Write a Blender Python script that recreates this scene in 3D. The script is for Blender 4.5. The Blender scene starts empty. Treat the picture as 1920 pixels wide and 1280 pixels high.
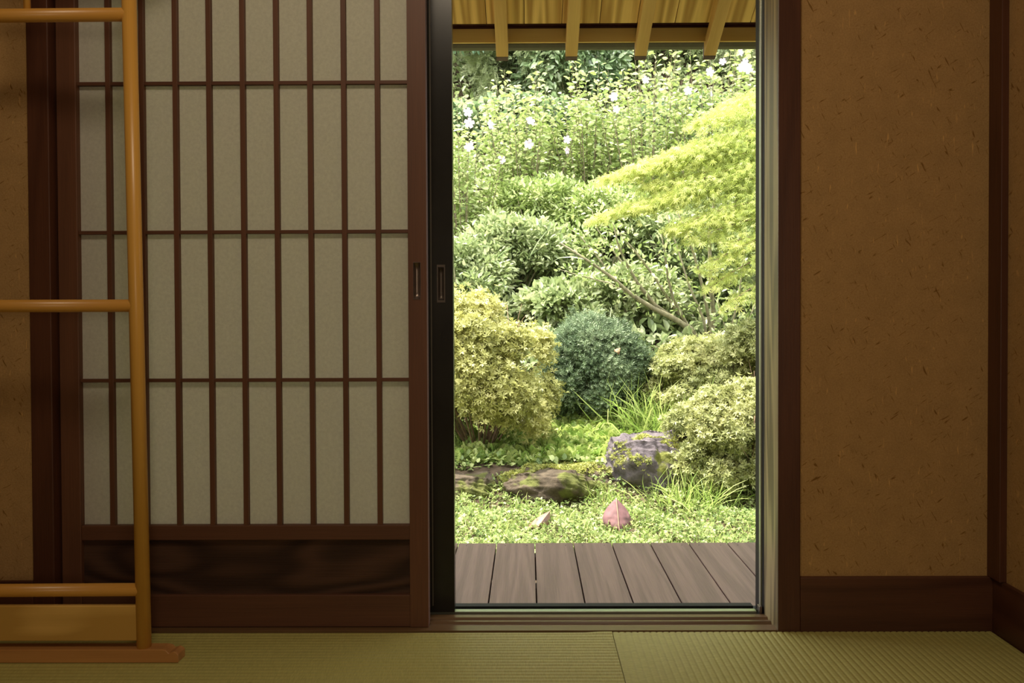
import bpy, math, random
import numpy as np
from mathutils import Matrix, Vector

# ------------------------------------------------------------------ camera, sky, sun, exposure
S = bpy.context.scene
COL = S.collection
F_PX = 1500.0
PITCH, YAW, ROLL = 0.015, 0.006, 0.004
SHX, SHY = -21/1920, -27.5/1920
CAM = Vector((0, 0, 0.75))
cd = bpy.data.cameras.new('camera'); cam = bpy.data.objects.new('camera', cd); COL.objects.link(cam)
cd.sensor_width = 36; cd.lens = F_PX/1920*36; cd.shift_x = SHX; cd.shift_y = SHY
cd.clip_start = 0.05; cd.clip_end = 100
ROT = Matrix.Rotation(YAW, 3, 'Z') @ Matrix.Rotation(math.pi/2 - PITCH, 3, 'X') @ Matrix.Rotation(-ROLL, 3, 'Z')
cam.matrix_world = Matrix.Translation(CAM) @ ROT.to_4x4()
S.camera = cam
S.view_settings.view_transform = 'Standard'; S.view_settings.look = 'None'
S.view_settings.exposure = 0.0; S.view_settings.gamma = 1.0; S.view_settings.use_curve_mapping = False

def P(px, py, Y):
    """world point at depth Y measured from a point of the frame"""
    v = Vector(((px - 960 + SHX*1920)/F_PX, -(py - 640 - SHY*1920)/F_PX, -1.0))
    d = ROT @ v
    return CAM + d*(Y/d.y)

W = bpy.data.worlds.new('world'); S.world = W; W.use_nodes = True
nt = W.node_tree; nt.nodes.clear()
sky = nt.nodes.new('ShaderNodeTexSky'); sky.sky_type = 'NISHITA'; sky.sun_disc = False
sky.sun_elevation = math.radians(58); sky.sun_rotation = math.radians(200); sky.air_density = 1.6; sky.dust_density = 3.0
hs = nt.nodes.new('ShaderNodeHueSaturation'); hs.inputs['Saturation'].default_value = 0.22
bg = nt.nodes.new('ShaderNodeBackground'); bg.inputs['Strength'].default_value = 0.85
wo = nt.nodes.new('ShaderNodeOutputWorld')
nt.links.new(sky.outputs[0], hs.inputs['Color']); nt.links.new(hs.outputs[0], bg.inputs[0]); nt.links.new(bg.outputs[0], wo.inputs[0])

sd = bpy.data.lights.new('sun', 'SUN'); sd.energy = 14.5; sd.angle = math.radians(0.8); sd.color = (1.0, 0.94, 0.82)
sun = bpy.data.objects.new('sun', sd); COL.objects.link(sun)
sun.rotation_euler = Vector((0.36, -0.20, -1.0)).to_track_quat('-Z', 'Y').to_euler()

def area(name, loc, target, size, power, color):
    l = bpy.data.lights.new(name, 'AREA'); l.shape = 'DISK'; l.size = size; l.energy = power; l.color = color
    o = bpy.data.objects.new(name, l); COL.objects.link(o); o.location = loc
    o.rotation_euler = (Vector(target)-Vector(loc)).to_track_quat('-Z', 'Y').to_euler()
    return o
area('room_lamp', (-0.25, 0.60, 2.32), (-0.2, 1.5, 0.5), 0.45, 11.0, (1.0, 0.82, 0.60))
area('back_fill_light', (0.45, -1.30, 0.95), (-0.1, 1.9, 0.55), 0.6, 8.5, (1.0, 0.82, 0.60))  # soft fill added behind the camera to brighten the room, no actual lamp

random.seed(7); RNG = np.random.default_rng(7)

# ------------------------------------------------------------------ helpers
def tag(o, label=None, cat=None, group=None, kind=None):
    if label: o['label'] = label
    if cat: o['category'] = cat
    if group: o['group'] = group
    if kind: o['kind'] = kind
    return o
ORG = {}
def empty(name, loc):
    o = bpy.data.objects.new(name, None); COL.objects.link(o); o.location = loc; o.empty_display_size = 0.05
    ORG[o.name] = Vector(loc); return o
def mk(name, V, Fc, mat, parent=None, smooth=False, bevel=0.0, org=None):
    """mesh object from world coordinates; its origin is its parent's (or org)"""
    og = ORG[parent.name] if parent is not None else Vector(org if org is not None else (0, 0, 0))
    m = bpy.data.meshes.new(name)
    m.from_pydata([tuple(Vector(v)-og) for v in V], [], Fc); m.validate(); m.update()
    if smooth: m.polygons.foreach_set('use_smooth', [True]*len(m.polygons))
    o = bpy.data.objects.new(name, m); COL.objects.link(o); m.materials.append(mat)
    ORG[o.name] = og
    if parent is not None: o.parent = parent
    else: o.location = og
    if bevel > 0:
        b = o.modifiers.new('bevel', 'BEVEL'); b.width = bevel; b.segments = 2; b.limit_method = 'ANGLE'; b.harden_normals = False
    return o
def box_vf(x0, x1, y0, y1, z0, z1, V=None, Fc=None):
    V = [] if V is None else V; Fc = [] if Fc is None else Fc
    n = len(V)
    V += [(x0,y0,z0),(x1,y0,z0),(x1,y1,z0),(x0,y1,z0),(x0,y0,z1),(x1,y0,z1),(x1,y1,z1),(x0,y1,z1)]
    Fc += [tuple(n+i for i in f) for f in ((0,3,2,1),(4,5,6,7),(0,1,5,4),(1,2,6,5),(2,3,7,6),(3,0,4,7))]
    return V, Fc
def box(name, x0, x1, y0, y1, z0, z1, mat, parent=None, bevel=0.0015, org=None):
    V, Fc = box_vf(x0, x1, y0, y1, z0, z1)
    if parent is None and org is None: org = ((x0+x1)/2, (y0+y1)/2, z0)
    return mk(name, V, Fc, mat, parent, bevel=bevel, org=org)
def boxes(name, L, mat, parent=None, bevel=0.0, org=None):
    V, Fc = [], []
    for b in L: box_vf(*b, V, Fc)
    return mk(name, V, Fc, mat, parent, bevel=bevel, org=org)
def prism_x(name, prof, x0, x1, mat, parent=None, bevel=0.0, org=None, smooth=False):
    """profile of (y,z) extruded along x"""
    n = len(prof)
    V = [(x0, y, z) for y, z in prof] + [(x1, y, z) for y, z in prof]
    Fc = [tuple(range(n)), tuple(range(2*n-1, n-1, -1))]
    Fc += [(i, i+n, (i+1) % n+n, (i+1) % n) for i in range(n)]
    return mk(name, V, Fc, mat, parent, bevel=bevel, org=org, smooth=smooth)
def tube_vf(pts, rad, seg=12, V=None, Fc=None, cap=True):
    V = [] if V is None else V; Fc = [] if Fc is None else Fc
    pts = [Vector(p) for p in pts]; n = len(pts)
    if not hasattr(rad, '__len__'): rad = [rad]*n
    b0 = len(V); prev = None
    for i, p in enumerate(pts):
        t = (pts[min(i+1, n-1)]-pts[max(i-1, 0)]).normalized()
        if prev is None:
            a = Vector((0,0,1)) if abs(t.z) < .9 else Vector((1,0,0))
            u = t.cross(a).normalized()
        else:
            u = (prev - t*prev.dot(t)).normalized()
        prev = u; w = t.cross(u)
        for k in range(seg):
            an = 2*math.pi*k/seg
            V.append(tuple(p + (u*math.cos(an)+w*math.sin(an))*rad[i]))
    for i in range(n-1):
        for k in range(seg):
            a = b0+i*seg+k; b = b0+i*seg+(k+1) % seg
            Fc.append((a, b, b+seg, a+seg))
    if cap:
        Fc.append(tuple(b0+k for k in range(seg-1, -1, -1))); Fc.append(tuple(b0+(n-1)*seg+k for k in range(seg)))
    return V, Fc
def tube(name, pts, rad, mat, parent=None, seg=16, org=None):
    V, Fc = tube_vf(pts, rad, seg)
    o = mk(name, V, Fc, mat, parent, smooth=True, org=org)
    return o

# ------------------------------------------------------------------ materials
def newmat(name):
    m = bpy.data.materials.new(name); m.use_nodes = True; nt = m.node_tree
    return m, nt, nt.nodes['Principled BSDF']
def N(nt, t, **kw):
    n = nt.nodes.new(t)
    for k, v in kw.items(): setattr(n, k, v)
    return n
def ramp(nt, stops):
    r = N(nt, 'ShaderNodeValToRGB'); e = r.color_ramp.elements
    while len(e) < len(stops): e.new(0.5)
    for i, (p, c) in enumerate(stops):
        e[i].position = p; e[i].color = (*c, 1)
    return r
def wood(name, a, b, axis='z', rings=9.0, scale=9.0, stretch=0.10, rough=0.5, bump=0.15, fine=0.5, spec=0.4, coat=0.0, off=(0,0,0)):
    m, nt, bs = newmat(name)
    tc = N(nt, 'ShaderNodeTexCoord'); mp = N(nt, 'ShaderNodeMapping')
    s = [1, 1, 1]
    for q in axis: s['xyz'.index(q)] = stretch
    mp.inputs['Scale'].default_value = s; mp.inputs['Location'].default_value = off
    nt.links.new(tc.outputs['Object'], mp.inputs['Vector'])
    n1 = N(nt, 'ShaderNodeTexNoise'); n1.inputs['Scale'].default_value = scale; n1.inputs['Detail'].default_value = 1.5; n1.inputs['Roughness'].default_value = .4
    nt.links.new(mp.outputs[0], n1.inputs['Vector'])
    mu = N(nt, 'ShaderNodeMath', operation='MULTIPLY'); mu.inputs[1].default_value = rings*6.283
    nt.links.new(n1.outputs['Fac'], mu.inputs[0])
    si = N(nt, 'ShaderNodeMath', operation='SINE'); nt.links.new(mu.outputs[0], si.inputs[0])
    ad = N(nt, 'ShaderNodeMath', operation='MULTIPLY_ADD'); ad.inputs[1].default_value = .5; ad.inputs[2].default_value = .5
    nt.links.new(si.outputs[0], ad.inputs[0])
    mp2 = N(nt, 'ShaderNodeMapping'); s2 = [1, 1, 1]
    for q in axis: s2['xyz'.index(q)] = 0.02
    mp2.inputs['Scale'].default_value = s2
    nt.links.new(tc.outputs['Object'], mp2.inputs['Vector'])
    n2 = N(nt, 'ShaderNodeTexNoise'); n2.inputs['Scale'].default_value = 350; n2.inputs['Detail'].default_value = 3
    nt.links.new(mp2.outputs[0], n2.inputs['Vector'])
    mx = N(nt, 'ShaderNodeMix', data_type='FLOAT'); mx.inputs[0].default_value = fine
    nt.links.new(ad.outputs[0], mx.inputs[2]); nt.links.new(n2.outputs['Fac'], mx.inputs[3])
    r = ramp(nt, [(0.15, a), (0.85, b)]); nt.links.new(mx.outputs[0], r.inputs[0])
    nt.links.new(r.outputs[0], bs.inputs['Base Color'])
    bp = N(nt, 'ShaderNodeBump'); bp.inputs['Strength'].default_value = bump; bp.inputs['Distance'].default_value = .002
    nt.links.new(mx.outputs[0], bp.inputs['Height']); nt.links.new(bp.outputs[0], bs.inputs['Normal'])
    bs.inputs['Roughness'].default_value = rough; bs.inputs['Specular IOR Level'].default_value = spec
    bs.inputs['Coat Weight'].default_value = coat; bs.inputs['Coat Roughness'].default_value = .25
    return m
def plain(name, col, rough=0.5, metal=0.0, spec=0.5, noise=0.0, nscale=40, bump=0.0):
    m, nt, bs = newmat(name)
    bs.inputs['Base Color'].default_value = (*col, 1); bs.inputs['Roughness'].default_value = rough
    bs.inputs['Metallic'].default_value = metal; bs.inputs['Specular IOR Level'].default_value = spec
    tc = N(nt, 'ShaderNodeTexCoord'); n = N(nt, 'ShaderNodeTexNoise'); n.inputs['Scale'].default_value = nscale; n.inputs['Detail'].default_value = 4
    nt.links.new(tc.outputs['Object'], n.inputs['Vector'])
    lo = tuple(c*(1-noise) for c in col); hi = tuple(min(1, c*(1+noise)) for c in col)
    r = ramp(nt, [(.3, lo), (.7, hi)]); nt.links.new(n.outputs['Fac'], r.inputs[0]); nt.links.new(r.outputs[0], bs.inputs['Base Color'])
    if bump:
        bp = N(nt, 'ShaderNodeBump'); bp.inputs['Strength'].default_value = bump; bp.inputs['Distance'].default_value = .003
        nt.links.new(n.outputs['Fac'], bp.inputs['Height']); nt.links.new(bp.outputs[0], bs.inputs['Normal'])
    return m

def plaster_mat():
    m, nt, bs = newmat('straw_plaster')
    tc = N(nt, 'ShaderNodeTexCoord')
    n = N(nt, 'ShaderNodeTexNoise'); n.inputs['Scale'].default_value = 260; n.inputs['Detail'].default_value = 5; n.inputs['Roughness'].default_value = .7
    nt.links.new(tc.outputs['Object'], n.inputs['Vector'])
    big = N(nt, 'ShaderNodeTexNoise'); big.inputs['Scale'].default_value = 22; big.inputs['Detail'].default_value = 3
    nt.links.new(tc.outputs['Object'], big.inputs['Vector'])
    r = ramp(nt, [(.25, (.37, .215, .080)), (.75, (.54, .335, .135))]); nt.links.new(n.outputs['Fac'], r.inputs[0])
    col = r.outputs[0]
    def fibre(col, rot, scale, lo, hi, c, k):
        mp = N(nt, 'ShaderNodeMapping'); mp.inputs['Rotation'].default_value = (rot, rot, 0)
        mq = N(nt, 'ShaderNodeMapping'); mq.inputs['Scale'].default_value = (1.0, 1.0, 6.0); nt.links.new(mp.outputs[0], mq.inputs['Vector'])
        mp.inputs['Location'].default_value = (k*3.1, k*1.7, k)
        nt.links.new(tc.outputs['Object'], mp.inputs['Vector'])
        w = N(nt, 'ShaderNodeTexNoise'); w.inputs['Scale'].default_value = scale; w.inputs['Detail'].default_value = 0; w.inputs['Distortion'].default_value = .6
        nt.links.new(mq.outputs[0], w.inputs['Vector'])
        mr = N(nt, 'ShaderNodeMapRange'); mr.inputs[1].default_value = lo; mr.inputs[2].default_value = hi; nt.links.new(w.outputs['Fac'], mr.inputs[0])
        mx = N(nt, 'ShaderNodeMix', data_type='RGBA'); nt.links.new(mr.outputs[0], mx.inputs[0]); nt.links.new(col, mx.inputs[6]); mx.inputs[7].default_value = (*c, 1)
        return mx.outputs[2]
    col = fibre(col, 0.5, 44, .74, .86, (.24, .12, .03), 1)
    col = fibre(col, -0.9, 40, .74, .86, (.24, .12, .03), 2)
    col = fibre(col, 1.5, 42, .75, .88, (.68, .40, .14), 3)
    mul = N(nt, 'ShaderNodeMix', data_type='RGBA', blend_type='MULTIPLY'); mul.inputs[0].default_value = .25
    nt.links.new(col, mul.inputs[6]); nt.links.new(big.outputs['Fac'], mul.inputs[7])
    nt.links.new(mul.outputs[2], bs.inputs['Base Color'])
    bs.inputs['Roughness'].default_value = .95; bs.inputs['Specular IOR Level'].default_value = .1
    bp = N(nt, 'ShaderNodeBump'); bp.inputs['Strength'].default_value = .35; bp.inputs['Distance'].default_value = .002
    nt.links.new(n.outputs['Fac'], bp.inputs['Height']); nt.links.new(bp.outputs[0], bs.inputs['Normal'])
    return m
PLASTER = plaster_mat()
DW_Z = wood('dark_cedar_upright', (.060, .020, .010), (.105, .038, .018), 'z', rings=4, scale=12, rough=.45, fine=.7)
DW_X = wood('dark_cedar_level', (.055, .018, .009), (.105, .038, .018), 'x', rings=4, scale=12, rough=.45, fine=.6)
DW_Y = wood('dark_cedar_deep', (.055, .018, .009), (.105, .038, .018), 'y', rings=4, scale=12, rough=.45, fine=.6)
JAMB_LIT = wood('jamb_cedar_lit', (.12, .085, .035), (.34, .26, .12), 'z', rings=4, scale=20, stretch=.07, rough=.4, fine=.25, spec=.5)  # post's side face: greenish daylight from the garden put into the wood colour
SH_Z = wood('shoji_wood_upright', (.095, .038, .019), (.150, .062, .030), 'z', rings=3, scale=12, rough=.5, fine=.8, bump=.05)
SH_X = wood('shoji_wood_level', (.085, .034, .018), (.135, .056, .028), 'x', rings=3, scale=12, rough=.5, fine=.8, bump=.05)
KICK = wood('kick_panel_wood', (.033, .016, .010), (.080, .039, .023), 'x', rings=13, scale=5.5, stretch=.28, rough=.65, fine=.35, bump=.8, spec=.25)
SILL = wood('sill_wood', (.11, .060, .026), (.20, .115, .05), 'x', rings=3, scale=14, rough=.32, fine=.7, bump=.05, spec=.5)
HONEY_Z = wood('honey_wood_upright', (.60, .30, .050), (.72, .39, .075), 'z', rings=2, scale=8, rough=.38, fine=.6, bump=.02, coat=.2)
HONEY_X = wood('honey_wood_level', (.56, .27, .045), (.68, .35, .065), 'x', rings=2, scale=8, rough=.38, fine=.6, bump=.02, coat=.2)
HONEY_B = wood('honey_board', (.54, .31, .07), (.82, .52, .15), 'x', rings=3.5, scale=9, stretch=.30, rough=.4, fine=.15, bump=.02, coat=.2)
RAFT = wood('rafter_wood', (.54, .34, .095), (.76, .53, .17), 'yz', rings=4, scale=8, stretch=.06, rough=.6, fine=.6, bump=.1)
SHEATH = wood('roof_board_wood', (.48, .28, .06), (.88, .62, .20), 'yz', rings=4, scale=14, stretch=.05, rough=.6, fine=.35, bump=.1)
FASC = wood('fascia_wood', (.64, .44, .12), (.78, .57, .18), 'x', rings=3, scale=8, rough=.6, fine=.5, bump=.1)
DECK = wood('deck_wood', (.150, .092, .066), (.29, .185, .140), 'y', rings=3, scale=30, stretch=.035, rough=.5, fine=.7, bump=.4, spec=.45)
BLACK = plain('black_bronze_aluminium', (.010, .009, .008), rough=.55, metal=.0, spec=.25, noise=.2)
STILE = plain('dark_bronze_stile', (.016, .015, .012), rough=.26, spec=.4, noise=.25, nscale=9)
ALU = plain('bare_aluminium', (.42, .45, .36), rough=.35, metal=.9)
GUT = plain('gutter_brown_metal', (.085, .072, .05), rough=.5, noise=.1)
CUP = plain('bronze_handle_metal', (.20, .155, .13), rough=.35, metal=.8, noise=.15)
SOIL = plain('garden_soil', (.075, .055, .035), rough=1, spec=.1, noise=.5, nscale=14, bump=.8)
CEIL = wood('ceiling_boards', (.20, .12, .06), (.30, .19, .10), 'x', rings=5, scale=6, rough=.6)
NAIL = plain('nail_steel', (.10, .08, .07), rough=.5, metal=.6)

def paper_mat():
    m, nt, bs = newmat('shoji_paper')
    tc = N(nt, 'ShaderNodeTexCoord'); n = N(nt, 'ShaderNodeTexNoise'); n.inputs['Scale'].default_value = 130; n.inputs['Detail'].default_value = 5; n.inputs['Roughness'].default_value = .7
    nt.links.new(tc.outputs['Object'], n.inputs['Vector'])
    r = ramp(nt, [(.3, (.70, .68, .60)), (.7, (.82, .80, .71))]); nt.links.new(n.outputs['Fac'], r.inputs[0])
    d = N(nt, 'ShaderNodeBsdfDiffuse'); t = N(nt, 'ShaderNodeBsdfTranslucent'); mx = N(nt, 'ShaderNodeMixShader'); mx.inputs[0].default_value = .45
    nt.links.new(r.outputs[0], d.inputs[0]); nt.links.new(r.outputs[0], t.inputs[0])
    nt.links.new(d.outputs[0], mx.inputs[1]); nt.links.new(t.outputs[0], mx.inputs[2])
    nt.links.new(mx.outputs[0], nt.nodes['Material Output'].inputs[0]); return m
PAPER = paper_mat()
def glass_mat():
    m, nt, bs = newmat('window_glass')
    tr = N(nt, 'ShaderNodeBsdfTransparent'); g = N(nt, 'ShaderNodeBsdfGlossy'); g.inputs['Roughness'].default_value = .02
    tr.inputs[0].default_value = (.93, .95, .93, 1)
    fr = N(nt, 'ShaderNodeFresnel'); fr.inputs[0].default_value = 1.45; mx = N(nt, 'ShaderNodeMixShader')
    nt.links.new(fr.outputs[0], mx.inputs[0]); nt.links.new(tr.outputs[0], mx.inputs[1]); nt.links.new(g.outputs[0], mx.inputs[2])
    nt.links.new(mx.outputs[0], nt.nodes['Material Output'].inputs[0]); return m
GLASS = glass_mat()
def tatami_mat(axis):
    m, nt, bs = newmat('tatami_rush_'+axis)
    tc = N(nt, 'ShaderNodeTexCoord'); mp = N(nt, 'ShaderNodeMapping'); s = [60, 60, 60]; s['xyz'.index(axis)] = 900
    mp.inputs['Scale'].default_value = s; nt.links.new(tc.outputs['Object'], mp.inputs['Vector'])
    n = N(nt, 'ShaderNodeTexNoise'); n.inputs['Scale'].default_value = 1; n.inputs['Detail'].default_value = 2; nt.links.new(mp.outputs[0], n.inputs['Vector'])
    r = ramp(nt, [(.3, (.36, .325, .095)), (.7, (.50, .455, .145))]); nt.links.new(n.outputs['Fac'], r.inputs[0]); nt.links.new(r.outputs[0], bs.inputs['Base Color'])
    bs.inputs['Roughness'].default_value = .55; bs.inputs['Specular IOR Level'].default_value = .3
    return m
TAT_X, TAT_Y = tatami_mat('x'), tatami_mat('y')
TAT_X.node_tree.nodes['Principled BSDF'].inputs['Roughness'].default_value = .5

# ------------------------------------------------------------------ setting: the room
Y0 = 1.884                      # face of the posts, sill and baseboards
XL, XR = -2.55, 1.093           # side walls
PXR0, PXR1 = 0.588, 0.641       # right door post
PXL0, PXL1 = -1.178, -1.127     # left door post
CEILZ = 2.45
YB = -1.6
def st(o): return tag(o, kind='structure')
st(box('floor', XL, XR, YB, Y0, -.10, -.045, plain('subfloor_boards', (.30, .27, .10), rough=.7, noise=.1), bevel=0))
st(box('ceiling', XL-.1, XR+.1, YB-.1, Y0+.12, CEILZ, CEILZ+.05, CEIL, bevel=0))
wb = boxes('wall_back', [(PXR1-.02, XR+.1, Y0+.008, Y0+.11, -.3, CEILZ), (XL-.1, PXL0+.02, Y0+.008, Y0+.11, -.3, CEILZ),
                    (PXL0+.02, PXR1-.02, Y0+.008, Y0+.11, 1.82, CEILZ)], PLASTER, org=(0, Y0, 0)); st(wb)
st(box('wall_right', XR+.008, XR+.11, YB, Y0+.008, -.1, CEILZ, PLASTER, bevel=0))
st(box('wall_left', XL-.11, XL-.008, YB, Y0+.008, -.1, CEILZ, PLASTER, bevel=0))
st(box('wall_front', XL-.11, XR+.11, YB-.1, YB, -.1, CEILZ, PLASTER, bevel=0))
# posts
post_r = boxes('trim_1', [(PXR0, PXR1, Y0, Y0+.111, -.02, 1.86)], DW_Z, bevel=.002, org=(PXR0, Y0, 0)); st(post_r)
post_r.data.materials.append(JAMB_LIT)
for p in post_r.data.polygons:
    if p.normal.x < -.5: p.material_index = 1
st(boxes('trim_2', [(PXL0, PXL1, Y0, Y0+.111, -.02, 1.86)], DW_Z, bevel=.002, org=(PXL0, Y0, 0)))
st(boxes('trim_3', [(1.0845, XR+.02, 1.842, Y0+.02, .128, CEILZ)], DW_Z, bevel=.0015, org=(1.09, 1.86, .13)))
st(boxes('trim_4', [(PXL1-.06, PXR0+.06, Y0-.002, Y0+.112, 1.765, 1.82)], DW_X, bevel=.002, org=(0, Y0, 1.765)))
st(boxes('baseboard_back', [(PXR1, XR+.01, Y0, Y0+.05, -.02, .128)], DW_X, bevel=.003, org=(.8, Y0, 0)))
st(boxes('baseboard_right', [(XR, XR+.05, YB, Y0, -.02, .128)], DW_Y, bevel=.003, org=(XR, 0, 0)))
st(boxes('baseboard_left', [(XL, PXL0, Y0, Y0+.05, -.02, .122)], DW_X, bevel=.003, org=(-1.5, Y0, 0)))
st(boxes('baseboard_far_left', [(XL-.05, XL, YB, Y0, -.02, .122)], DW_Y, bevel=.003, org=(XL, 0, 0)))

# wooden sill with two sliding grooves
sp = [(1.886,-.03),(1.886,.002),(1.917,.002),(1.919,-.002),(1.936,-.002),(1.938,.003),(1.946,.003),(1.948,-.002),(1.964,-.002),(1.966,.003),(1.976,.003),(1.978,-.001),(1.995,-.001),(1.995,-.03)]
st(prism_x('trim_5', sp, PXL1, PXR0, SILL, org=(0, 1.886, 0)))
# outer aluminium frame: sill, rails, jambs, head
fr = empty('trim_6', (0, 1.996, 0)); st(fr)
box('sill_frame', PXL1, PXR0+.03, 1.996, 2.085, -.05, -.012, BLACK, fr)
box('inner_rail', PXL1+.03, .572, 2.004, 2.0225, -.012, .003, ALU, fr, bevel=.0008)
box('outer_rail', PXL1+.03, P(1409, 1137, 2.06).x, 2.045, 2.068, -.012, .0015, BLACK, fr, bevel=.0008)
box('centre_strip', PXL1+.03, .582, 2.034, 2.036, -.012, -.003, ALU, fr, bevel=0)
box('side_frame', PXR0, PXR0+.03, 1.996, 2.072, -.05, 1.83, BLACK, fr)
box('side_strip', PXR0-.004, PXR0+.001, 2.012, 2.026, -.004, 1.78, ALU, fr, bevel=.0006)
box('side_frame', PXL1-.03, -1.052, 2.040, 2.085, -.05, 1.83, BLACK, fr)
box('head_frame', PXL1, PXR0+.03, 1.996, 2.085, 1.79, 1.83, BLACK, fr)
box('corner_clip', .5775, .586, 2.0, 2.02, -.004, .016, CUP, fr, bevel=.002)
# outer face of the house wall around the frame
OUTW = plain('outer_wall_render', (.30, .26, .20), rough=.9, noise=.1)
st(boxes('wall_outside', [(PXR0+.03, 4.0, 2.0, 2.085, -.45, 2.72), (-4.0, PXL1-.03, 2.0, 2.085, -.45, 2.72), (PXL1-.03, PXR0+.03, 2.0, 2.085, 1.83, 2.72),
                          (PXL1-.03, PXR0+.03, 2.0, 2.08, -.45, -.05)], OUTW, org=(0, 2.0, -.45)))

# ------------------------------------------------------------------ tatami mats (ribs are real relief)
def tatami(name, x0, x1, y0, y1, axis, label, warp=False):
    e = empty(name, ((x0+x1)/2, (y0+y1)/2, -.045)); tag(e, label, 'tatami mat', 'tatami mats on the floor')
    pitch = .015; sub = 8
    V, Fc = [], []
    prof = lambda t: -.0017*(1-abs(math.sin(math.pi*t)))**2.0
    if axis == 'x':    # ribs run along x
        n = int(round((y1-y0)/pitch))*sub; cuts = [x0+(x1-x0)*i/60 for i in range(61)]
        for i in range(n+1):
            yy = y0+(y1-y0)*i/n; z = prof(i/sub)
            for x in cuts:
                b = 0
                if warp: b = .0028*math.exp(-((x-x1+.012)/.035)**2)*math.exp(-((y1-yy)/.02)**2)
                V.append((x, yy, z+b))
        m = len(cuts)
        for i in range(n):
            for j in range(m-1):
                a = i*m+j; Fc.append((a, a+1, a+m+1, a+m))
        mat = TAT_X
    else:
        n = int(round((x1-x0)/pitch))*sub
        for i in range(n+1):
            xx = x0+(x1-x0)*i/n; z = prof(i/sub); V += [(xx, y0, z), (xx, y1, z)]
        for i in range(n): Fc.append((2*i, 2*i+2, 2*i+3, 2*i+1))
        mat = TAT_Y
    mk('woven_cover', V, Fc, mat, e, smooth=True)
    box('straw_core', x0+.0004, x1-.0004, y0, y1, -.045, -.0016, mat, e, bevel=0)
XS = 0.196
tatami('tatami_mat', XS-1.80, XS-.0008, Y0-.0025-.90, Y0-.0025, 'x', 'green tatami mat left of the seam, with the clothes rack standing on it', warp=True)
tatami('tatami_mat', XS+.0008, XR-.002, Y0-.0025-1.80, Y0-.0025, 'y', 'olive tatami mat right of the seam, ribs running straight towards the viewer')

# ------------------------------------------------------------------ shoji door
SX0, SX1, SI0, SI1 = -1.121, -.241, -1.074, -.285
SY0, SY1, SYP = 1.905, 1.935, 1.9215
sj = empty('shoji_door', ((SX0+SX1)/2, SY0, .003))
tag(sj, 'brown wooden lattice sliding door with white paper panes and dark kick board', 'sliding door')
def stile_hole(name, x0, x1, y0, y1, z0, z1, hx0, hx1, hz0, hz1, hd, mat, parent):
    L = [(x0, x1, y0, y1, z0, hz0), (x0, x1, y0, y1, hz1, z1), (x0, hx0, y0, y1, hz0, hz1), (hx1, x1, y0, y1, hz0, hz1), (hx0, hx1, y0+hd, y1, hz0, hz1)]
    return boxes(name, L, mat, parent)
a = P(775, 561, SY0); b = P(788.5, 491, SY0)
stile_hole('stile', SI1, SX1, SY0, SY1, .003, 1.775, a.x, b.x, a.z, b.z, .012, SH_Z, sj)
box('stile', SX0, SI0, SY0, SY1, .003, 1.775, SH_Z, sj, bevel=.002)
def cup(parent, x0, x1, z0, z1, y, depth, rim, mat):
    """recessed pull: rim plate and a scooped cup"""
    h = empty('handle', ((x0+x1)/2, y, z0)); h.parent = parent; h.location = ORG[h.name]-ORG[parent.name]
    boxes('rim', [(x0, x1, y-.0012, y+.001, z0, z0+rim), (x0, x1, y-.0012, y+.001, z1-rim, z1), (x0, x0+rim*.5, y-.0012, y+.001, z0+rim, z1-rim), (x1-rim*.5, x1, y-.0012, y+.001, z0+rim, z1-rim)], mat, h)
    V, Fc = [], []; nx, nz = 6, 16
    for j in range(nz+1):
        for i in range(nx+1):
            u = i/nx; v = j/nz
            d = depth*min(1, (1-abs(2*u-1)**4))*min(1, (1-abs(2*v-1)**8))
            V.append((x0+rim*.5+(x1-x0-rim)*u, y+d, z0+rim*.9+(z1-z0-1.8*rim)*v))
    for j in range(nz):
        for i in range(nx):
            q = j*(nx+1)+i; Fc.append((q, q+1, q+nx+2, q+nx+1))
    mk('cup', V, Fc, mat, h, smooth=True)
    return h
cup(sj, a.x, b.x, a.z, b.z, SY0, .0105, .0012, CUP)
box('rail', SI0, SI1, SY0, SY1, 1.735, 1.775, SH_X, sj)
box('rail', SI0, SI1, SY0+.001, SY1, .2125, .248, SH_X, sj, bevel=.002)
box('rail', SI0, SI1, SY0+.001, SY1, .003, .080, SH_X, sj, bevel=.002)
box('kick_panel', SI0, SI1, SY0+.012, SY1-.008, .078, .214, KICK, sj, bevel=0)
box('paper', SI0, SI1, SYP, SYP+.0006, .246, 1.737, PAPER, sj, bevel=0)
for k in range(9):
    x = -1.000+.0804*k
    box('lattice_bar', x-.0060, x+.0060, SY0+.004, SYP, .247, 1.736, SH_Z, sj, bevel=.0008)
for k in range(4):
    z = .596+.3545*k
    box('lattice_bar', SI0, SI1, SY0+.0055, SYP, z-.0042, z+.0042, SH_X, sj, bevel=.0006)

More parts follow.
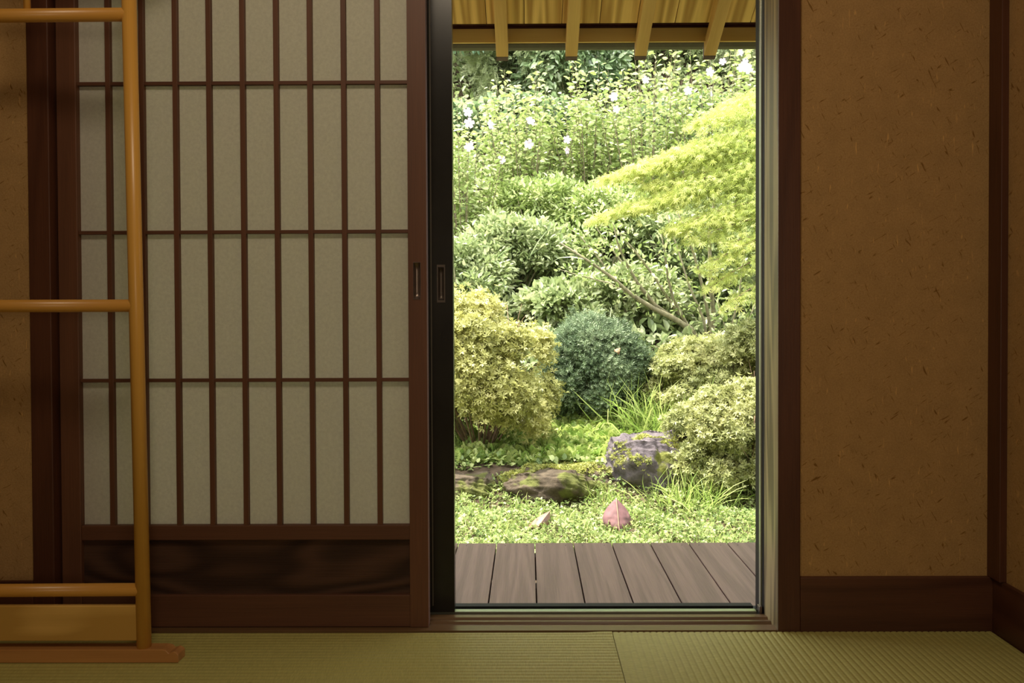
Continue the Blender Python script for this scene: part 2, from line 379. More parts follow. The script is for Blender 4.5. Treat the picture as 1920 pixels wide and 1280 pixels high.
# ------------------------------------------------------------------ glass sliding door behind
gl = empty('glass_sliding_door', (-.62, 2.0, .003))
tag(gl, 'black metal framed glass sliding door standing half hidden behind the paper door', 'sliding door')
GX0, GX1 = -1.05, -.187
a = P(819.5, 567, 2.0); b = P(834.5, 496, 2.0)
stile_hole('stile', -.262, GX1, 2.0, 2.030, .003, 1.785, a.x+.0025, b.x-.0025, a.z+.008, b.z-.008, .012, STILE, gl)
box('stile', GX0, GX0+.05, 2.0, 2.030, .003, 1.785, STILE, gl)
box('rail', GX0+.05, -.262, 2.002, 2.028, .003, .07, STILE, gl)
box('rail', GX0+.05, -.262, 2.002, 2.028, 1.735, 1.785, STILE, gl)
box('pane', GX0+.05, -.262, 2.013, 2.017, .07, 1.735, GLASS, gl, bevel=0)
box('seal_strip', -.2430, -.2400, 1.9985, 2.0005, .02, 1.77, GUT, gl, bevel=0)
cup(gl, a.x, b.x, a.z, b.z, 2.0, .010, .006, plain('dark_bronze_handle', (.10, .08, .065), rough=.4, metal=.6, noise=.1))

# ------------------------------------------------------------------ clothes rack
RY = 1.733
rk = empty('clothes_rack', (-1.2, RY, 0))
tag(rk, 'honey coloured wooden clothes rack with round rails standing before the paper door', 'clothes rack')
def rx(px, py): return P(px, py, RY)
pt, pb = rx(242, 0), rx(270.5, 1219)
dxz = (pt.x-pb.x)/(pt.z-pb.z)
XA = lambda z: pb.x+dxz*(z-pb.z)
tube('post', [(XA(.024), RY, .024), (XA(1.62), RY, 1.62)], .0150, HONEY_Z, rk, 24)
XB = -1.66
tube('post', [(XB, RY, .024), (XB, RY, 1.62)], .0150, HONEY_Z, rk, 24)
for (ya, yb, r) in ((29.5, 27.5, .0143), (573.5, 573, .0136), (1106.5, 1105, .0138)):
    l, r_ = rx(0, ya), rx(228, yb); s = (r_.z-l.z)/(r_.x-l.x)
    tube('rail', [(XB, RY, l.z+s*(XB-l.x)), (XA(r_.z), RY, r_.z+s*(XA(r_.z)-r_.x))], r, HONEY_X, rk, 24)
tube('rail', [(XB-.08, RY, 1.63), (XA(1.6)+.08, RY, 1.63)], .016, HONEY_X, rk, 24)
for px in (51.0,):
    c = rx(px, 10); tube('spindle', [(c.x, RY, c.z-.01), (c.x-.004, RY, 1.62)], [.0070, .0085], HONEY_Z, rk, 16)
zt = rx(130, 1133.5).z; zb = rx(130, 1199).z
box('board', XB+.01, XA(.1)-.008, RY-.007, RY+.007, zb, zt, HONEY_B, rk, bevel=.002)
# foot beam with carved ends
fx1 = P(336, 1240, 1.722).x
def foot_prof(x0, x1):
    n = [(x1, .0), (x1, .017), (x1-.004, .021), (x1-.010, .024), (x1-.017, .021), (x1-.021, .0205), (x1-.026, .026), (x1-.036, .0285), (x1-.09, .0285)]
    m = [(x0+(x1-x), z) for x, z in reversed(n)]
    return n+m
pr = foot_prof(XB-.07, fx1); n = len(pr)
V = [(x, 1.7165, z) for x, z in pr]+[(x, 1.7525, z) for x, z in pr]
Fc = [tuple(range(n-1, -1, -1)), tuple(range(n, 2*n))]+[(i, (i+1) % n, (i+1) % n+n, i+n) for i in range(n)]
mk('foot_beam', V, Fc, wood('foot_wood', (.38, .17, .05), (.55, .27, .085), 'x', rings=4, scale=10, rough=.4, fine=.5, coat=.15, bump=.03), rk, bevel=.0012)
for x in (XB+.0, -.86):   # cross feet under the beam ends keep it upright
    pass

# ------------------------------------------------------------------ veranda deck
dk = empty('veranda_deck', (.4, 2.5, -.12))
tag(dk, 'weathered pinkish brown plank deck outside the open door', 'deck')
DZ = -.08
bw = .1393
# the seam that runs straight to the vanishing point
xs0 = P(1004, 1020, 2.9).x
for k in range(-9, 15):
    x0 = xs0+k*bw; x1 = x0+bw-.0042
    mkb = box('deck_board', x0, x1, 2.10, 2.900+random.uniform(-.002, .002), DZ-.028, DZ, DECK, dk, bevel=.002)
    # each plank shows its own grain: shift its origin
    off = Vector((random.uniform(-3, 3), random.uniform(-3, 3), 0))
    mkb.data.transform(Matrix.Translation(off)); mkb.location = -off
    for q in (.03, .108):
        NV, NF = tube_vf([(0, 0, -.004), (0, 0, .0006)], .0024, 8)
        nl = mk('nail_head', [(v[0]+x0+q-ORG[mkb.name].x, v[1]+2.868-ORG[mkb.name].y, v[2]+DZ-ORG[mkb.name].z) for v in NV], NF, NAIL)
        nl.parent = mkb; nl.location = off
for i_, y in enumerate((2.12, 2.5, 2.82)): box('joist', xs0-9*bw, xs0+15*bw, y, y+.05, DZ-.11, DZ-.0285, DECK, dk, bevel=0)
for x in (-1.1, -.2, .7, 1.6): box('deck_leg', x, x+.06, 2.815, 2.875, -.44, DZ-.1105, DECK, dk, bevel=0)

# ------------------------------------------------------------------ eave
ev = empty('eave', (.4, 2.1, 1.87))
tag(ev, 'yellow wooden eave with rafters and roof boards above the garden view', 'roof')
YT, SL = 3.55, .50
zb0 = P(1070, 114, YT).z
rb = lambda Y: zb0+SL*(YT-Y)
def slope_box(name, x0, x1, y0, y1, h0, h1, mat, parent, bevel=.001):
    V = []
    for h in (h0, h1):
        V += [(x0, y0, rb(y0)+h), (x1, y0, rb(y0)+h), (x1, y1, rb(y1)+h), (x0, y1, rb(y1)+h)]
    Fc = [(0,3,2,1),(4,5,6,7),(0,1,5,4),(1,2,6,5),(2,3,7,6),(3,0,4,7)]
    o = mk(name, V, Fc, mat, parent, bevel=bevel)
    off = Vector((random.uniform(-3, 3), random.uniform(-3, 3), 0)); o.data.transform(Matrix.Translation(off)); o.location = -off
    return o
r0 = P(942, 108, YT).x; dr = (P(1329, 106, YT).x-r0)/3
RTIP = plain('weathered_rafter_tip', (.14, .105, .085), rough=.8, noise=.3)
for k in range(-4, 7):
    xc = r0+k*dr
    o = slope_box('rafter', xc-.0265, xc+.0265, 2.087, YT-.022, 0, .060, RAFT, ev, .003)
    V = [(xc-.0265, YT-.021, rb(YT-.021)), (xc+.0265, YT-.021, rb(YT-.021)), (xc+.0255, YT, rb(YT)+.001), (xc-.0255, YT, rb(YT)+.001)]
    V += [(x, y, z+.058) for x, y, z in V]
    mk('rafter_tip', V, [(0,3,2,1),(4,5,6,7),(0,1,5,4),(1,2,6,5),(2,3,7,6),(3,0,4,7)], RTIP, ev)
sw = .1605
for k in range(-12, 16):
    x0 = P(1054, 44, 3.43).x + k*sw
    slope_box('roof_board', x0, x0+sw-.0025, 2.08, 3.43, .0602, .074, SHEATH, ev, .0015)
X0E, X1E = P(1054, 44, 3.43).x-12*sw, P(1054, 44, 3.43).x+16*sw
zf0, zf1 = P(1130, 78.5, 3.50).z, P(1130, 52.5, 3.50).z
box('fascia_board', X0E, X1E, 3.50, 3.514, zf0, zf1, FASC, ev)
box('dark_batten', X0E, X1E, 3.503, 3.535, zf1-.02, rb(3.52)+.12, DW_X, ev)
slope_box('roofing', X0E, X1E, 1.0, 3.56, .125, .15, plain('roof_metal', (.05, .045, .04), rough=.6), ev)
slope_box('roof_underlay', X0E, X1E, 2.08, 3.43, .0745, .124, DW_Y, ev)
slope_box('roof_underlay', X0E, X1E, 3.43, 3.55, .115, .124, DW_Y, ev)
gz0, gz1 = P(1130, 96.5, 3.64).z, P(1130, 74, 3.64).z
gp = []
R = .05
for k in range(9):
    an = math.pi*k/8; gp.append((3.615-R*math.cos(an), gz0+R*1.0-R*math.sin(an)*1.0))
gp += [(3.615+R*.94*math.cos(math.pi*k/8), gz0+R-(R-.003)*math.sin(math.pi*k/8)) for k in range(9)]
prism_x('gutter', gp, X0E, X1E, GUT, ev, smooth=False)

# ------------------------------------------------------------------ the garden
def gz(x, y):
    """height of the garden ground"""
    pts = [(0, -.42), (4.7, -.40), (4.86, -.34), (5.05, -.22), (6.0, -.06), (7.0, .28), (8.0, .80), (9.0, 1.65), (11.0, 3.6), (13.0, 6.2), (16, 9.5)]
    z = float(np.interp(y, [p[0] for p in pts], [p[1] for p in pts]))
    a = min(1, max(0, (y-4.9)/2))
    return z + a*.10*math.sin(x*1.7+y*.9) + a*.06*math.sin(x*4.1-y*2.3)+ .012*math.sin(x*13+y*7)
V, Fc = [], []
nx, ny = 110, 140
for j in range(ny+1):
    for i in range(nx+1):
        x = -6+12.5*i/nx; y = 2.0+14*j/ny; V.append((x, y, gz(x, y)))
for j in range(ny):
    for i in range(nx):
        q = j*(nx+1)+i; Fc.append((q, q+1, q+nx+2, q+nx+1))
g = mk('garden_ground', V, Fc, SOIL, smooth=True); tag(g, kind='structure')

# ---- leaf meshes
def T_ovate(): return np.array([(0,0,0),(.5,.32,.10),(.40,.70,.06),(0,1,-.12),(-.40,.70,.06),(-.5,.32,.10)]), [(0,1,2,3),(0,3,4,5)]
def T_kite(): return np.array([(0,0,0),(.5,.45,.12),(0,1,-.05),(-.5,.45,.12)]), [(0,1,2,3)]
def T_blade():
    V = []; 
    for t, w in ((0,.5),(.35,.9),(.7,.6),(1,.06)):
        V += [(-w*.5, t*(1-.18*t), -.55*t*t), (w*.5, t*(1-.18*t), -.55*t*t)]
    return np.array(V), [(0,1,3,2),(2,3,5,4),(4,5,7,6)]
def T_fan(n, spread, w, droop=.15):
    V, F = [], []
    for k in range(n):
        a = (k/(n-1)-.5)*spread; L = 1-.35*abs(k/(n-1)-.5)*2
        c, s = math.cos(a), math.sin(a)
        for (x, y, z) in ((0,0,0),(w/2,.55,-droop*.2),(0,1,-droop),(-w/2,.55,-droop*.2)):
            x, y = x*1.0, y*L
            V.append((x*c+y*s, y*c-x*s, z*L))
        b = 4*k; F.append((b, b+1, b+2, b+3))
    return np.array(V), F
def T_rosette(n=6, w=.32, lift=.55):
    V, F = [], []
    for k in range(n):
        a = 2*math.pi*k/n+.3*(k % 2); c, s = math.cos(a), math.sin(a)
        for (r, t, h) in ((0,0,0),(.5,w/2,.5),(1,0,.75),(.5,-w/2,.5)):
            V.append((r*c-t*s, h*lift, r*s+t*c))
        b = 4*k; F.append((b, b+1, b+2, b+3))
    V = np.array(V); return V, F
def T_sprig(n=7, w=.07, ang=.9, L=.35, taper=True):
    V, F = [], []
    def kite(p, d, l, ww, z):
        x, y = p; dx, dy = d; b = len(V)
        V.extend([(x, y, z), (x+dx*l*.5-dy*ww/2, y+dy*l*.5+dx*ww/2, z+.02), (x+dx*l, y+dy*l, z-.04), (x+dx*l*.5+dy*ww/2, y+dy*l*.5-dx*ww/2, z+.02)])
        F.append((b, b+1, b+2, b+3))
    for k in range(n):
        t = (k+.5)/n; l = L*(math.sin(math.pi*(.15+.8*t)) if taper else 1)
        for s in (-1, 1): kite((0, t), (s*math.sin(ang), math.cos(ang)), l, w, -.12*t*t)
    kite((0, .8), (0, 1), .25, w, -.1)
    return np.array(V), F
def T_needlebrush(n=12, w=.05):
    V, F = [], []
    rr = random.Random(3)
    for k in range(n):
        t = k/n; a = k*2.4; el = .75
        d = np.array([math.cos(a)*math.sin(el), math.cos(el), math.sin(a)*math.sin(el)]); p = np.array([0, t*.8, 0]); q = np.array([-math.sin(a), 0, math.cos(a)])
        l = .42; b = len(V)
        V.extend([p, p+d*l*.5+q*w, p+d*l, p+d*l*.5-q*w]); F.append((b, b+1, b+2, b+3))
    return np.array(V), F
TPL = {'ovate': T_ovate(), 'kite': T_kite(), 'blade': T_blade(), 'maple': T_fan(7, 3.6, .13, .25), 'fatsia': T_fan(7, 4.0, .36, .15), 'rosette': T_rosette(),
       'sprig': T_sprig(), 'fern': T_sprig(10, .10, 1.15, .42), 'brush': T_needlebrush(), 'trefoil': T_fan(3, 3.0, .75, .1)}

def unit(a): return a/np.maximum(np.linalg.norm(a, axis=1, keepdims=True), 1e-9)
def leafmesh(name, pos, dirs, L, W, kind, mat, parent=None, upbias=.6, tint=None, org=(0,0,0)):
    """pos,dirs (n,3); L length array; W width/length ratio; one mesh of many leaves"""
    T, F = TPL[kind]; n = len(pos)
    if n == 0: return None
    dirs = unit(np.asarray(dirs, float))
    up = np.tile(np.array([0., 0., 1.]), (n, 1))*upbias + RNG.normal(size=(n, 3))*.45
    side = unit(np.cross(dirs, up)); nrm = np.cross(side, dirs)
    L = np.broadcast_to(np.asarray(L, float), (n,))
    og = np.array(ORG[parent.name]) if parent is not None else np.array(org)
    Wm = W if kind in ('ovate', 'kite', 'blade') else 1.0
    V = (pos[:, None, :]-og) + (T[None, :, 0:1]*Wm*side[:, None, :] + T[None, :, 1:2]*dirs[:, None, :] + T[None, :, 2:3]*nrm[:, None, :])*L[:, None, None]
    k = len(T); V = V.reshape(-1, 3)
    Fa = (np.array(F)[None, :, :] + (np.arange(n)*k)[:, None, None]).reshape(-1, 4)
    m = bpy.data.meshes.new(name)
    m.vertices.add(len(V)); m.vertices.foreach_set('co', V.ravel().astype(np.float32))
    m.loops.add(Fa.size); m.loops.foreach_set('vertex_index', Fa.ravel().astype(np.int32))
    m.polygons.add(len(Fa)); m.polygons.foreach_set('loop_start', np.arange(0, Fa.size, 4, dtype=np.int32))
    try: m.polygons.foreach_set('loop_total', np.full(len(Fa), 4, dtype=np.int32))
    except Exception: pass
    m.update(calc_edges=True)
    at = m.attributes.new('tint', 'FLOAT', 'POINT')
    tn = RNG.random(n) if tint is None else np.clip(tint, 0, 1)
    at.data.foreach_set('value', np.repeat(tn, k).astype(np.float32))
    o = bpy.data.objects.new(name, m); COL.objects.link(o); m.materials.append(mat)
    ORG[o.name] = Vector(og)
    if parent is not None: o.parent = parent
    else: o.location = og
    return o
def leaf_mat(name, stops, trans=.35, rough=.45, spec=.35):
    m, nt, bs = newmat(name)
    at = N(nt, 'ShaderNodeAttribute'); at.attribute_name = 'tint'
    r = ramp(nt, stops); nt.links.new(at.outputs['Fac'], r.inputs[0]); nt.links.new(r.outputs[0], bs.inputs['Base Color'])
    bs.inputs['Roughness'].default_value = rough; bs.inputs['Specular IOR Level'].default_value = spec
    t = N(nt, 'ShaderNodeBsdfTranslucent'); nt.links.new(r.outputs[0], t.inputs[0])
    mx = N(nt, 'ShaderNodeMixShader'); mx.inputs[0].default_value = trans
    nt.links.new(bs.outputs[0], mx.inputs[1]); nt.links.new(t.outputs[0], mx.inputs[2])
    nt.links.new(mx.outputs[0], nt.nodes['Material Output'].inputs[0]); return m
L_MALLOW = leaf_mat('mallow_leaf', [(0, (.17, .25, .06)), (.5, (.35, .44, .14)), (1, (.66, .70, .36))], rough=.35, spec=.6)
L_UNDER = leaf_mat('understory_leaf', [(0, (.16, .22, .08)), (.5, (.33, .40, .17)), (1, (.60, .63, .37))], rough=.35, spec=.6)
L_AZY = leaf_mat('yellow_azalea_leaf', [(0, (.22, .23, .06)), (.5, (.44, .44, .14)), (1, (.70, .67, .28))])
L_AZG = leaf_mat('green_azalea_leaf', [(0, (.20, .23, .08)), (.5, (.38, .40, .15)), (1, (.58, .57, .26))])
L_DARK = leaf_mat('dark_conifer_leaf', [(0, (.05, .085, .035)), (.6, (.14, .20, .095)), (1, (.32, .39, .22))], trans=.15, rough=.5)
L_MAPLE = leaf_mat('maple_leaf', [(0, (.25, .32, .07)), (.5, (.42, .49, .12)), (1, (.64, .64, .22))], trans=.55)
L_CEDAR = leaf_mat('cedar_leaf', [(0, (.16, .21, .08)), (.5, (.31, .37, .17)), (1, (.46, .50, .26))], trans=.3)
L_BROAD = leaf_mat('broad_leaf', [(0, (.12, .19, .08)), (.6, (.25, .34, .16)), (1, (.50, .56, .34))], trans=.25, rough=.28, spec=.8)
L_TEAL = leaf_mat('fatsia_leaf', [(0, (.15, .28, .17)), (1, (.30, .44, .29))], trans=.3, rough=.3, spec=.7)
L_GRASS = leaf_mat('grass_leaf', [(0, (.20, .33, .06)), (.5, (.40, .52, .13)), (1, (.60, .66, .24))], trans=.4)
L_COVER = leaf_mat('clover_leaf', [(0, (.12, .19, .05)), (.5, (.28, .36, .11)), (1, (.52, .58, .24))], trans=.35)
L_BAMBOO = leaf_mat('bamboo_grass_leaf', [(0, (.14, .24, .09)), (.5, (.30, .42, .17)), (1, (.62, .66, .40))], trans=.3, rough=.3, spec=.6)
PETAL = leaf_mat('pink_petal', [(0, (.60, .42, .56)), (1, (.80, .66, .78))], trans=.35)
STEM = plain('green_brown_stem', (.16, .13, .07), rough=.8, noise=.3)
BARK = plain('shrub_bark', (.20, .18, .10), rough=.9, noise=.4, nscale=30, bump=.5)
TWIG = plain('reddish_twig', (.19, .125, .07), rough=.9, noise=.3)
DEAD = plain('dry_brown_leaf', (.42, .22, .12), rough=.8, noise=.3)

def rdir(n, up=.3, out=None, jit=.7):
    d = RNG.normal(size=(n, 3))*jit; d[:, 2] += up
    if out is not None: d += out
    return unit(d)
def lump_shell(c, r, n, lumps=26, lr=.32, fill=.25):
    """points on a lumpy crown: many small domes set on an ellipsoid"""
    c = np.array(c); r = np.array(r)
    u = unit(RNG.normal(size=(lumps, 3))); u[:, 2] = np.where(u[:, 2] < -.55, -u[:, 2], u[:, 2])
    cen = u*(1-lr*.8)*(0.85+.2*RNG.random((lumps, 1)))
    k = RNG.integers(0, lumps, n); v = unit(RNG.normal(size=(n, 3))+u[k]*.9)
    rad = lr*(1-fill*RNG.random((n, 1))**2)*(.75+.5*((k*37) % 10)[:, None]/10)+RNG.normal(size=(n, 1))*.055
    q = cen[k]+v*rad
    return c+q*r, unit(v/r), k
def bush(name, label, cat, base, r, n, kind, L, Wd, mat, stems=14, smat=TWIG, lumps=40, lr=.28, group=None, twist=.6, hgt=None):
    e = empty(name, base); tag(e, label, cat, group)
    c = (base[0], base[1], base[2]+r[2]*.44)
    rr = (r[0], r[1], r[2]*.54)
    p, nv, k = lump_shell(c, rr, n, lumps, lr)
    ok = p[:, 2] > base[2]+.03; p, nv, k = p[ok], nv[ok], k[ok]
    lum = ((k*53) % 17)/17.
    leafmesh('foliage', p, rdir(len(p), .35, nv*1.0, twist), L*(.7+.6*RNG.random(len(p))), Wd, kind, mat, e, tint=lum*.5+RNG.random(len(p))*.55)
    if stems:
        V, Fc = [], []
        for _ in range(stems):
            a = random.uniform(0, 6.28); h = random.uniform(.5, .85)
            tip = Vector((c[0]+math.cos(a)*rr[0]*.8*random.uniform(.3, 1), c[1]+math.sin(a)*rr[1]*.8*random.uniform(.3, 1), base[2]+r[2]*h))
            b = Vector(base)+Vector((math.cos(a)*.05, math.sin(a)*.05, -.03)); m = b.lerp(tip, .5)+Vector((math.cos(a)*.05, math.sin(a)*.05, -.04))
            tube_vf([b, b.lerp(m, .6), m, tip], [.009, .007, .006, .003], 6, V, Fc)
            for _ in range(3):
                t2 = m.lerp(tip, random.random())
                tube_vf([t2, t2+Vector((random.uniform(-.16, .16), random.uniform(-.16, .16), random.uniform(.05, .2)))], [.003, .0015], 4, V, Fc)
        mk('branches', V, Fc, smat, e, smooth=True)
    return e

# ---- rocks
def noise3(p, s):
    x, y, z = p[0]*s, p[1]*s, p[2]*s
    return (math.sin(x*1.3+y*2.1+1.7)*math.cos(z*1.9-x*.7)+math.sin(y*3.1-z*2.3+x)*.5+math.sin(z*4.3+x*3.7+2)*.3)
def rock(name, label, base, r, mat, seed, flat=.75):
    import bmesh
    bm = bmesh.new(); bmesh.ops.create_icosphere(bm, subdivisions=6, radius=1)
    for v in bm.verts:
        p = v.co.copy()
        q = [math.copysign(abs(t)**.62, t) for t in p]; L = math.sqrt(sum(t*t for t in q)); p = Vector(q)/max(L, 1e-6)*(1+.18*(max(map(abs, p))-.7))
        d = 1+.10*noise3(p+Vector((seed, 0, 0)), 1.6)+.05*noise3(p+Vector((0, seed, 0)), 4)+.03*noise3(p, 9)+.016*noise3(p, 19)+.009*noise3(p, 41)
        p = p*d; p.z = min(p.z, flat+.06*noise3(p, 3)+.12*p.x)
        v.co = Vector((p.x*r[0], p.y*r[1], p.z*r[2]))
    m = bpy.data.meshes.new(name); bm.to_mesh(m); bm.free(); m.materials.append(mat)
    m.polygons.foreach_set('use_smooth', [True]*len(m.polygons))
    o = bpy.data.objects.new(name, m); COL.objects.link(o); o.location = base; tag(o, label, 'rock'); return o
def rock_mat(name, base, moss, thr, mosscale=6):
    m, nt, bs = newmat(name)
    tc = N(nt, 'ShaderNodeTexCoord'); n = N(nt, 'ShaderNodeTexNoise'); n.inputs['Scale'].default_value = 16; n.inputs['Detail'].default_value = 8; n.inputs['Roughness'].default_value = .65
    nt.links.new(tc.outputs['Object'], n.inputs['Vector'])
    r = ramp(nt, [(.3, tuple(c*.45 for c in base)), (.55, base), (.8, tuple(min(1, c*1.7) for c in base))]); nt.links.new(n.outputs['Fac'], r.inputs[0])
    n2 = N(nt, 'ShaderNodeTexNoise'); n2.inputs['Scale'].default_value = mosscale; n2.inputs['Detail'].default_value = 6; nt.links.new(tc.outputs['Object'], n2.inputs['Vector'])
    mr = N(nt, 'ShaderNodeMapRange'); mr.inputs[1].default_value = thr; mr.inputs[2].default_value = thr+.06; nt.links.new(n2.outputs['Fac'], mr.inputs[0])
    r2 = ramp(nt, [(.3, tuple(c*.4 for c in moss)), (.7, moss)]); nt.links.new(n.outputs['Fac'], r2.inputs[0])
    mx = N(nt, 'ShaderNodeMix', data_type='RGBA'); nt.links.new(mr.outputs[0], mx.inputs[0]); nt.links.new(r.outputs[0], mx.inputs[6]); nt.links.new(r2.outputs[0], mx.inputs[7])
    nt.links.new(mx.outputs[2], bs.inputs['Base Color']); bs.inputs['Roughness'].default_value = .9; bs.inputs['Specular IOR Level'].default_value = .2
    bp = N(nt, 'ShaderNodeBump'); bp.inputs['Strength'].default_value = .9; bp.inputs['Distance'].default_value = .02
    nt.links.new(n.outputs['Fac'], bp.inputs['Height']); nt.links.new(bp.outputs[0], bs.inputs['Normal']); return m
RK1 = rock_mat('brown_mossy_rock', (.085, .065, .042), (.13, .14, .035), .52)
RK2 = rock_mat('grey_boulder', (.125, .105, .11), (.19, .20, .045), .56, 6)
RK3 = rock_mat('dark_rock', (.10, .09, .07), (.16, .2, .05), .55)
rock('edging_rock', 'low brown mossy rock edging the bed, left of the boulder', (.17, 4.98, -.37), (.35, .22, .215), RK1, 1.3)
rock('edging_rock', 'low shaded brown rock at the left side, under yellow azalea', (-.44, 5.02, -.40), (.31, .22, .19), RK1, 4.1)
rock('boulder', 'grey purple flat topped boulder with yellow green moss', (.76, 5.10, -.27), (.28, .24, .33), RK2, 2.2, flat=.72)
rock('garden_rock', 'small dark rock in the grass left of dark round shrub', (P(990, 805, 5.9).x, 5.9, -.10), (.12, .10, .09), RK3, 3.7)

# moss cushions on the rocks
def moss_patch(name, label, cx, cy, zt, rx_, ry_, n):
    a = RNG.random(n)*6.283; rr = np.sqrt(RNG.random(n))
    p = np.stack([cx+np.cos(a)*rr*rx_, cy+np.sin(a)*rr*ry_, np.full(n, zt)+.015*np.sin(a*5)], 1)
    o = leafmesh(name, p, rdir(n, 1.0, None, .5), .012+.012*RNG.random(n), .8, 'rosette', L_MOSS); tag(o, label, 'moss', kind='stuff')
L_MOSS = leaf_mat('moss_leaf', [(0, (.18, .21, .04)), (1, (.40, .40, .09))], trans=.2)

# ---- foreground shrubs
def at_ground(px, Y, dz=0):
    x = P(px, 600, Y).x; return (x, Y, gz(x, Y)+dz)
bush('azalea', 'yellow green azalea bush by the left edge of the open door', 'shrub', at_ground(900, 5.5), (.50, .45, 1.06), 21000, 'rosette', .030, 1, L_AZY, 26, lumps=60, lr=.24)
bush('azalea', 'low yellow green azalea behind the boulder, right of dark round shrub', 'shrub', at_ground(1335, 6.0), (.50, .42, .62), 14000, 'rosette', .028, 1, L_AZG, 18, lumps=50, lr=.24)
bush('azalea', 'pale green azalea spilling over boulder at the right edge', 'shrub', (1.37, 5.08, -.44), (.52, .40, .74), 20000, 'rosette', .026, 1, L_AZG, 22, lumps=60, lr=.24)
bush('azalea', 'small azalea at right edge, behind the one spilling over boulder', 'shrub', at_ground(1440, 5.55), (.40, .35, .80), 8000, 'rosette', .027, 1, L_AZG, 14, lumps=40, lr=.26)
bush('round_conifer', 'dark blue green rounded yew shrub in the middle of garden', 'shrub', at_ground(1114, 6.1, -.02), (.385, .37, .74), 24000, 'brush', .050, 1, L_DARK, 8, smat=BARK, lumps=90, lr=.24, twist=.5)
# its upright leading shoots
sh = bpy.data.objects['round_conifer']
for (x0, y0, x1, y1) in ((1095, 640, 1072, 578), (1145, 640, 1160, 612), (1050, 660, 1035, 632)):
    a, b = P(x0, y0, 6.1), P(x1, y1, 6.1); t = RNG.random(170)[:, None]
    p = np.array(a)*(1-t)+np.array(b)*t+RNG.normal(size=(170, 3))*.012
    leafmesh('shoot', p, rdir(170, .8, None, .7), .035, 1, 'brush', L_DARK, sh)

# ---- upright leafy shrubs with alternate leaves
def stemmy(name, label, base, h, nst, spread, lean, leafL, nper, mat, cat='shrub', flowers=0, kind='ovate', Wd=.5, fl_px=None, group=None):
    e = empty(name, base); tag(e, label, cat, group)
    V, Fc = [], []; pos, dr_ = [], []
    tips = []
    for _ in range(nst):
        a = random.uniform(0, 6.28); rad = spread*math.sqrt(random.random())
        hh = h*random.uniform(.65, 1.0)*(1-.25*(rad/spread)**2)
        b = Vector(base)+Vector((math.cos(a)*.12*rad, math.sin(a)*.12*rad, -.03))
        tip = Vector(base)+Vector((math.cos(a)*rad+lean[0]*hh, math.sin(a)*rad*.8+lean[1]*hh, hh))
        m = b.lerp(tip, .5)+Vector((math.cos(a), math.sin(a), 0))*rad*.15
        pts = [b*(1-t)**2+m*2*t*(1-t)+tip*t*t for t in [i/6 for i in range(7)]]
        tube_vf(pts, [.008-.0065*i/6 for i in range(7)], 5, V, Fc, cap=False); tips.append(tip)
        for j in range(nper):
            t = .12+.88*(j+random.random())/nper
            q = b*(1-t)**2+m*2*t*(1-t)+tip*t*t
            s = (random.random()**.5)*.16*(1.15-t); an = j*2.4+random.random()
            w = Vector((math.cos(an), math.sin(an), random.uniform(-.1, .5)))
            q2 = q+w*s; pos.append(q2); dr_.append(w+Vector((0, 0, random.uniform(-.5, .5))))
    mk('stems', V, Fc, STEM, e, smooth=True)
    pos = np.array(pos); n = len(pos)
    hn = (pos[:, 2]-base[2])/h
    leafmesh('foliage', pos, np.array(dr_), leafL*(.6+.7*RNG.random(n)), Wd, kind, mat, e, tint=RNG.random(n)*.75+.3*hn)
    e['_tips'] = 0
    return e, tips
def flower_mesh(c, r, mat):
    V, Fc = [], []
    for k in range(5):
        a = 2*math.pi*k/5
        ring = []
        for (rr, w, z) in ((.08, .05, 0), (.55, .38, .22), (1.0, .36, .30), (1.06, 0, .26)):
            ring.append((rr, w, z))
        b = len(V)
        for rr, w, z in ring:
            for s in (-1, 1):
                V.append((c[0]+r*(rr*math.cos(a)-s*w*math.sin(a)), c[1]-r*z, c[2]+r*(rr*math.sin(a)+s*w*math.cos(a))))
        for i in range(3): Fc.append((b+2*i, b+2*i+1, b+2*i+3, b+2*i+2))
    return V, Fc
FM = None
def flower(parent, c, r):
    global FM
    if FM is None:
        V, Fc = flower_mesh((0,0,0), 1.0, PETAL); FM = bpy.data.meshes.new('flower'); FM.from_pydata(V, [], Fc); FM.materials.append(PETAL)
        at = FM.attributes.new('tint', 'FLOAT', 'POINT'); at.data.foreach_set('value', [.6]*len(V)); FM.polygons.foreach_set('use_smooth', [True]*len(FM.polygons))
    o = bpy.data.objects.new('flower', FM); COL.objects.link(o); o.parent = parent; o.location = Vector(c)-ORG[parent.name]
    o.scale = (r, r, r); o.rotation_euler = (random.uniform(-.5, .5), random.uniform(0, 6.28), random.uniform(-.6, .6))

